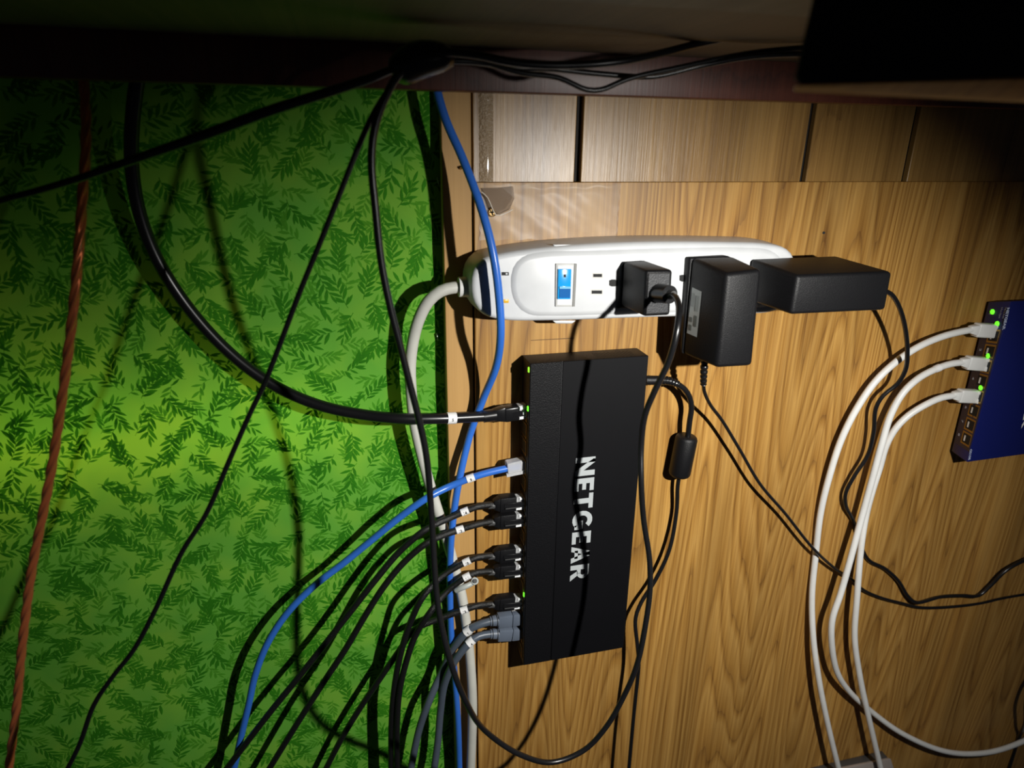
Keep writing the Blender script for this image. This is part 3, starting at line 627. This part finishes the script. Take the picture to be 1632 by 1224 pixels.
obj('plug_housing', lbox(tip, a, s_, f_, 0.005, 0.018, -.0062, .0062, -.0045, .0048), BF, BLKG, thick, bevel=0.0018, segs=3)
obj('boot_flare', lbox(tip, a, s_, f_, 0.0165, 0.0265, -.0066, .0060, -.0045, .0045, .72), BF, BLKG, thick, bevel=0.0012, segs=2)
obj('plug_tip', lbox(tip, a, s_, f_, -0.001, 0.006, -.0058, .0058, -.0035, .0030), BF, CLEAR, thick, bevel=0.0003, segs=1)
for q, (w0, w1, ln) in enumerate(((.0030, .0052, .0065), (-.0004, .0016, .0055), (-.0050, -.0030, .0050))):
    obj('tip_glint_bar', lbox(tip, a, s_, f_, -0.0005, ln, w0, w1, .0029, .0042), BF, TIPW, thick)  # reflected flash on the plug tip, modelled as white bars
obj('boot_neck', *cyl_geo(tip+a*0.024, tip+a*0.034, 0.0050, 0.0048, 18), BLKG, thick, smooth=True, auto=40)
obj('release_latch', lbox(tip, a, s_, f_, 0.003, 0.016, -.0024, .0024, .0045, .0060, .7), BF, BLKG, thick, bevel=0.0004, segs=1)
ob, PP = tube('cable_jacket', [tip+a*0.032]+path([(745, 665, 0.016), (700, 667, 0.019), (640, 667, 0.019), (580, 661, 0.012), (520, 649, 0.007), (470, 631, 0.003), (420, 604, 0.0), (370, 566, -0.002), (320, 515, -0.003), (275, 455, -0.003), (242, 395, -0.001), (220, 330, 0.002), (210, 260, 0.006), (211, 195, 0.010), (220, 120, 0.012), (232, 60, 0.012)]), 0.0042, BLKG, thick, n=20)
label_wrap(thick, PP, 0.0042, 719, '5', 0.0035)

ethernet('royal blue ethernet cable with clear plug, label 9, in second used port from top', 745, [(800, 748, 0.017), (775, 754, 0.017), (750, 762, 0.017), (715, 776, 0.016), (680, 794, 0.015), (640, 822, 0.012), (592, 861, 0.007), (548, 897, 0.004), (505, 930, 0.003), (462, 972, 0.003), (428, 1022, 0.003), (407, 1075, 0.003), (397, 1120, 0.003), (384, 1175, 0.003), (370, 1240, 0.003)], 0.0029, BLUC, plug_clear, '9', 751, lift=0.003)
r_ = 0.0027
ethernet('black ethernet cable labelled 14, upper one of the first black pair', 803, [(778, 805, 0.017), (762, 807, 0.017), (741, 815, 0.017), (718, 825, 0.017), (680, 843, 0.014), (637, 879, 0.010), (597, 926, 0.008), (564, 968, 0.006), (512, 1034, 0.004), (472, 1084, 0.004), (429, 1137, 0.004), (350, 1240, 0.004)], r_, BRAID, plug_black, '14', 741, lift=0.008)
ethernet('black ethernet cable labelled 12, lower one of the first black pair', 830, [(778, 832, 0.017), (760, 836, 0.017), (733, 844, 0.016), (686, 862, 0.013), (647, 893, 0.010), (614, 932, 0.008), (584, 978, 0.006), (551, 1034, 0.004), (518, 1084, 0.002), (480, 1143, 0.001), (420, 1240, 0.0)], r_, BRAID, plug_black, '12', 733, lift=0.008)
ethernet('black ethernet cable labelled 10, upper one of the middle black pair', 884, [(778, 886, 0.017), (762, 888, 0.017), (744, 895, 0.017), (705, 918, 0.016), (675, 950, 0.013), (654, 992, 0.010), (638, 1044, 0.008), (628, 1100, 0.006), (624, 1150, 0.005), (623, 1245, 0.004)], r_, BRAID, plug_black, '10', 744, lift=0.008)
ethernet('black ethernet cable labelled 11, lower one of the middle black pair', 911, [(778, 911, 0.017), (762, 912, 0.017), (744, 919, 0.018), (712, 943, 0.017), (686, 975, 0.014), (663, 1011, 0.011), (648, 1053, 0.010), (637, 1100, 0.009), (633, 1150, 0.008), (633, 1245, 0.007)], r_, BRAID, plug_black, '11', 744, lift=0.008)
ethernet('black ethernet cable labelled 13, directly above the two grey plugs', 962, [(778, 963, 0.017), (762, 965, 0.017), (740, 972, 0.017), (703, 985, 0.014), (660, 1004, 0.011), (637, 1036, 0.008), (604, 1084, 0.005), (571, 1133, 0.003), (545, 1176, 0.002), (512, 1240, 0.0)], r_, BRAID, plug_black, '13', 740, lift=0.0)
ethernet('slate grey ethernet cable labelled 7, upper of the two grey ones', 988, [(775, 991, 0.017), (762, 996, 0.017), (746, 1005, 0.016), (722, 1034, 0.012), (704, 1072, 0.007), (684, 1117, 0.008), (668, 1163, 0.007), (652, 1240, 0.006)], 0.0034, GRYC, plug_grey, '7', 746)
ethernet('slate grey ethernet cable labelled 4, in the lowest used port', 1012, [(775, 1011, 0.017), (763, 1014, 0.018), (750, 1023, 0.020), (727, 1050, 0.019), (709, 1088, 0.014), (702, 1133, 0.009), (698, 1180, 0.008), (690, 1240, 0.007)], 0.0034, GRYC, plug_grey, '4', 751)
# long loose blue cable
lb = root('ethernet_cable', at(790, 590, 0.03), 'long loose blue cable hanging from the desk across the power strip end', 'cable')
tube('cable_jacket', path([(690, 110, 0.010), (698, 150, 0.012), (712, 195, 0.016), (735, 247, 0.022), (757, 303, 0.030), (774, 355, 0.038), (787, 410, 0.043), (795, 470, 0.044), (798, 530, 0.043), (791, 583, 0.028), (770, 636, 0.010), (750, 690, 0.006), (735, 750, 0.009), (725, 805, 0.0095), (719, 860, 0.0100), (717, 920, 0.005), (719, 1010, 0.0035), (725, 1080, 0.0035), (730, 1150, 0.0035), (733, 1250, 0.0035)]), 0.0029, BLUC, lb, n=16)
# grey cord clip
cl = root('cable_clip', at(742, 930, 0.015), 'translucent grey nail-in clip holding the white cord to the board edge', 'clip')
tube('clip_arm', path([(727, 941, 0.008), (736, 937, 0.0108), (748, 932, 0.0105), (757, 926, 0.007)]), 0.0024, CLIPM, cl, n=12)
obj('clip_eye', *cyl_geo(at(757, 926, 0.001), at(757, 926, 0.0115), 0.0033, 0.0031, 16), CLIPM, cl, smooth=True, auto=40)
obj('clip_nail', *cyl_geo(at(757, 926, 0.0114), at(757, 926, 0.0128), 0.0019, 0.0017, 12), DGREY, cl, smooth=True, auto=40)
# copper speaker wire
sp = root('speaker_wire', at(100, 640, 0.05), 'copper speaker wire in clear jacket hanging at far left of green cloth', 'wire')
SW = path([(133, 80, 0.012), (134, 130, 0.013), (137, 190, 0.022), (136, 250, 0.032), (131, 320, 0.042), (127, 380, 0.050), (119, 470, 0.055), (110, 550, 0.055), (98, 640, 0.055), (84, 735, 0.055), (68, 820, 0.055), (52, 900, 0.055), (42, 970, 0.055), (34, 1040, 0.055), (27, 1120, 0.055), (12, 1240, 0.055)])
tube('copper_core', SW, 0.0023, COPPER, sp, n=20, step=0.0012, twist=100, lobes=4, lob=0.22)
tube('clear_jacket', SW, 0.0034, CJKT, sp, n=16)

# ------------------------------------------------------------------ blue network switch
bh, bk = 0.030, 0.0045
BFp = [(1611, 480), (1760, 474), (1720, 712), (1541, 737)]
BBp = [(1575, 481), (1700, 474), (1660, 708), (1516, 719)]
blue = root('network_switch', at(1600, 600, 0), 'royal blue metal network switch cut off by the right edge of picture', 'network switch')
obj('housing', hex_at(BFp, BBp, bh, bk), BF, BLUM, blue, bevel=0.0010, segs=2)
bF = [at(x, y, bh) for x, y in BFp]; bB = [at(x, y, bk) for x, y in BBp]
qb = quadmap(bB[0], bF[0], bF[3], bB[3]); nb = (bF[0]-bB[0]).cross(bF[3]-bF[0]).normalized(); nb = nb if nb.x < 0 else -nb
def onb(u, v, d=0.0003): return qb(u, v)+nb*d
def qd(name, u0, u1, v0, v1, d, m, parent, th=0.0002):
    return obj(name, [onb(u0, v0, d), onb(u1, v0, d), onb(u1, v1, d), onb(u0, v1, d), onb(u0, v0, d-th), onb(u1, v0, d-th), onb(u1, v1, d-th), onb(u0, v1, d-th)], BF, m, parent)
FACEP = mat('dark_port_face', (0.03, 0.022, 0.04), 0.45)
qd('port_panel', 0.10, 0.97, 0.17, 0.93, 0.0003, FACEP, blue)
vp = [0.17, 0.262, 0.355, 0.447, 0.545, 0.64, 0.735, 0.828]
for k, v in enumerate(vp):
    p = qd('port', 0.40, 0.92, v-0.005, v+0.078, 0.0006, GOLD, blue)
    qd('port_opening', 0.47, 0.88, v+0.006, v+0.066, 0.0008, HOLE, p)
    qd('port_contacts', 0.55, 0.62, v+0.018, v+0.055, 0.0009, TIPW, p)
    if k > 0:
        print_text(str(k+1), lambda u, w_, v=v: onb(0.18+0.10*w_, v+0.028+0.018*u, 0.0006), LOGOB, blue, 0.02, 'port_number')
LED = [(1583, 497), (1590.5, 516), (1585, 535.5), (1576.5, 567), (1564.5, 618)]
def blue_led(px_, py_, r):
    # onto the port face plane
    c0 = onb(0.5, 0.5, 0); w_ = ray(px_, py_); k = (c0-CAM).dot(nb)/w_.dot(nb); c = CAM+w_*k
    a, s_, f_ = ortho(nb, Vector((0, 0, 1)))
    V = []; n = 14
    for ring, (rr, dd) in enumerate(((r, 0.0002), (r*.92, 0.0012), (r*.55, 0.0021), (r*.15, 0.0024))):
        for i in range(n): V.append(c+nb*dd+s_*math.cos(2*math.pi*i/n)*rr+f_*math.sin(2*math.pi*i/n)*rr)
    Fc = [(q*n+i, q*n+(i+1) % n, (q+1)*n+(i+1) % n, (q+1)*n+i) for q in range(3) for i in range(n)]+[tuple(3*n+i for i in range(n))]
    obj('status_light', V, Fc, GLED, blue, smooth=True)['label'] = 'lit green status light'
for i, (x, y) in enumerate(LED): blue_led(x, y, 0.0026 if i != 2 else 0.0019)
def onfront(px0, py0, px1, py1, hgt):
    """text runs from p0 to p1, letter tops point right"""
    A = at(px0, py0, bh); B = at(px1, py1, bh); T = (B-A); U = Vector((-T.z, 0, T.x)).normalized(); U = U if U.x > 0 else -U
    return lambda u, v: A+T*u+U*(hgt*v)+Vector((0, -0.0003, 0))
def txt(s, p0, p1, hgt, m=LOGOB, b=0.02): print_text(s, onfront(*p0, *p1, hgt), m, blue, b)
txt('NETGEAR', (1604.5, 490.5), (1596.5, 526), 0.0031, b=0.05)
txt('GS108', (1545.5, 716), (1542.5, 733), 0.0026)
txt('NETGEAR', (1652, 548), (1627, 683), 0.0062, LBL, 0.04)
print_text('Power', lambda u, v: onb(0.20+0.13*v, 0.045+0.035*u, 0.0005), LOGOB, blue, 0.02)
print_text('8 Port Gigabit', lambda u, v: onb(0.66+0.10*v, 0.035+0.065*u, 0.0005), LOGOB, blue, 0.0)
print_text('Desktop Switch', lambda u, v: onb(0.83+0.10*v, 0.035+0.065*u, 0.0005), LOGOB, blue, 0.0)
# white ethernet cables
def white_cable(lab, tip, back, pts, lx=None):
    tp = at(*tip); bk_ = at(*back); t_ = root('ethernet_cable', tp, lab, 'cable')
    a, s_, f_ = ortho(bk_-tp); Lg = (bk_-tp).length
    obj('plug_tip', lbox(tp, a, s_, f_, -0.004, 0.003, -.0056, .0056, -.0035, .0028), BF, CLEAR, t_, bevel=0.0003, segs=1)
    if s_.z < 0: s_ = -s_
    obj('plug_boot', lbox(tp, a, s_, f_, 0.0045, Lg*.80, -.0064, .0064, -.0046, .0040), BF, WHTC, t_, bevel=0.0016, segs=3)
    obj('latch_guard', lbox(tp, a, s_, f_, -0.002, 0.007, -.0062, -.0012, -.0030, .0052), BF, WHTC, t_, bevel=0.0012, segs=2)
    obj('latch_guard', lbox(tp, a, s_, f_, 0.0005, 0.008, .0030, .0064, -.0030, .0052), BF, WHTC, t_, bevel=0.0010, segs=2)
    obj('boot_neck', lbox(tp, a, s_, f_, Lg*.76, Lg*1.02, -.0052, .0052, -.0042, .0040, .62), BF, WHTC, t_, bevel=0.0012, segs=2)
    ob, PP = tube('cable_jacket', [tp+a*(Lg*.92)]+path(pts), 0.0031, WHTC, t_, n=16)
    if lx: label_wrap(t_, PP, 0.0031, lx, '', 0.0022)
    return t_
white_cable('white ethernet cable in the topmost port of blue switch, hanging leftmost of the three', (1593, 528, 0.020), (1545, 525, 0.018), [(1525, 530, 0.017), (1500, 537, 0.016), (1465, 552, 0.015), (1430, 575, 0.014), (1395, 608, 0.013), (1366, 650, 0.012), (1341, 700, 0.011), (1322, 758, 0.010), (1308, 816, 0.007), (1300, 883, 0.005), (1294, 949, 0.007), (1296, 1016, 0.013), (1305, 1083, 0.019), (1318, 1149, 0.022), (1345, 1260, 0.027)])
white_cable('white ethernet cable with paper tag, in middle used port, sweeping off right at bottom', (1576, 581, 0.020), (1531, 577, 0.018), [(1515, 580, 0.017), (1494, 587, 0.016), (1465, 602, 0.016), (1440, 625, 0.016), (1420, 660, 0.016), (1404, 712, 0.018), (1391, 760, 0.018), (1375, 818, 0.018), (1357, 885, 0.022), (1340, 945, 0.024), (1327, 985, 0.025), (1325, 1016, 0.025), (1333, 1068, 0.021), (1352, 1100, 0.016), (1384, 1130, 0.012), (1438, 1169, 0.015), (1505, 1197, 0.018), (1555, 1201, 0.018), (1600, 1193, 0.018), (1700, 1150, 0.015)], 1493)
white_cable('white ethernet cable in the lowest used port of blue switch, dropping to the grey box', (1563, 632, 0.020), (1518, 630, 0.018), [(1500, 634, 0.017), (1475, 645, 0.015), (1448, 662, 0.012), (1428, 682, 0.010), (1413, 708, 0.009), (1402, 745, 0.008), (1391, 780, 0.008), (1381, 818, 0.008), (1373, 866, 0.0125), (1366, 949, 0.019), (1362, 1016, 0.019), (1370, 1076, 0.020), (1382, 1133, 0.022), (1412, 1260, 0.027)])
# grey device at bottom edge
gd = root('wall_box', at(1360, 1240, 0), 'grey box with darker top just showing at bottom edge below white cables', 'box')
obj('box_back', hex_at([(1312, 1230), (1414, 1206), (1455, 1330), (1300, 1350)], [(1284, 1225), (1405, 1196), (1440, 1300), (1270, 1330)], 0.012, 0.0), BF, DGREY, gd, bevel=0.0010, segs=2)
obj('box_front', hex_at([(1338, 1226), (1420, 1209), (1462, 1340), (1310, 1360)], [(1330, 1224), (1414, 1207), (1455, 1330), (1300, 1350)], 0.0165, 0.0122), BF, PGREY, gd, bevel=0.0008, segs=2)
# black cable at the right edge
rb = root('thin_cable', at(1640, 1120, 0.03), 'short bit of black cable just at the lower right edge of picture', 'cable')
tube('cable_jacket', path([(1700, 1030, 0.03), (1652, 1080, 0.03), (1636, 1115, 0.03), (1634, 1150, 0.028), (1622, 1180, 0.0026), (1600, 1250, 0.0026)]), 0.0022, BLKG, rb, n=10)

# repeats share a group
GR = {'staple': 'metal staples along the cloth edge', 'nail': 'small nails in the wood', 'power_adapter': 'black adapters plugged into the power strip', 'thin_cable': 'thin black cables', 'network_switch': 'network switches on the board'}
for o in S.objects:
    if o.parent is None and 'label' in o:
        k = o.name.split('.')[0]
        if k in GR: o['group'] = GR[k]
        elif k == 'ethernet_cable':
            o['group'] = 'white ethernet cables of the blue switch' if o['label'].startswith('white') else 'ethernet cables at the left of the black switch'
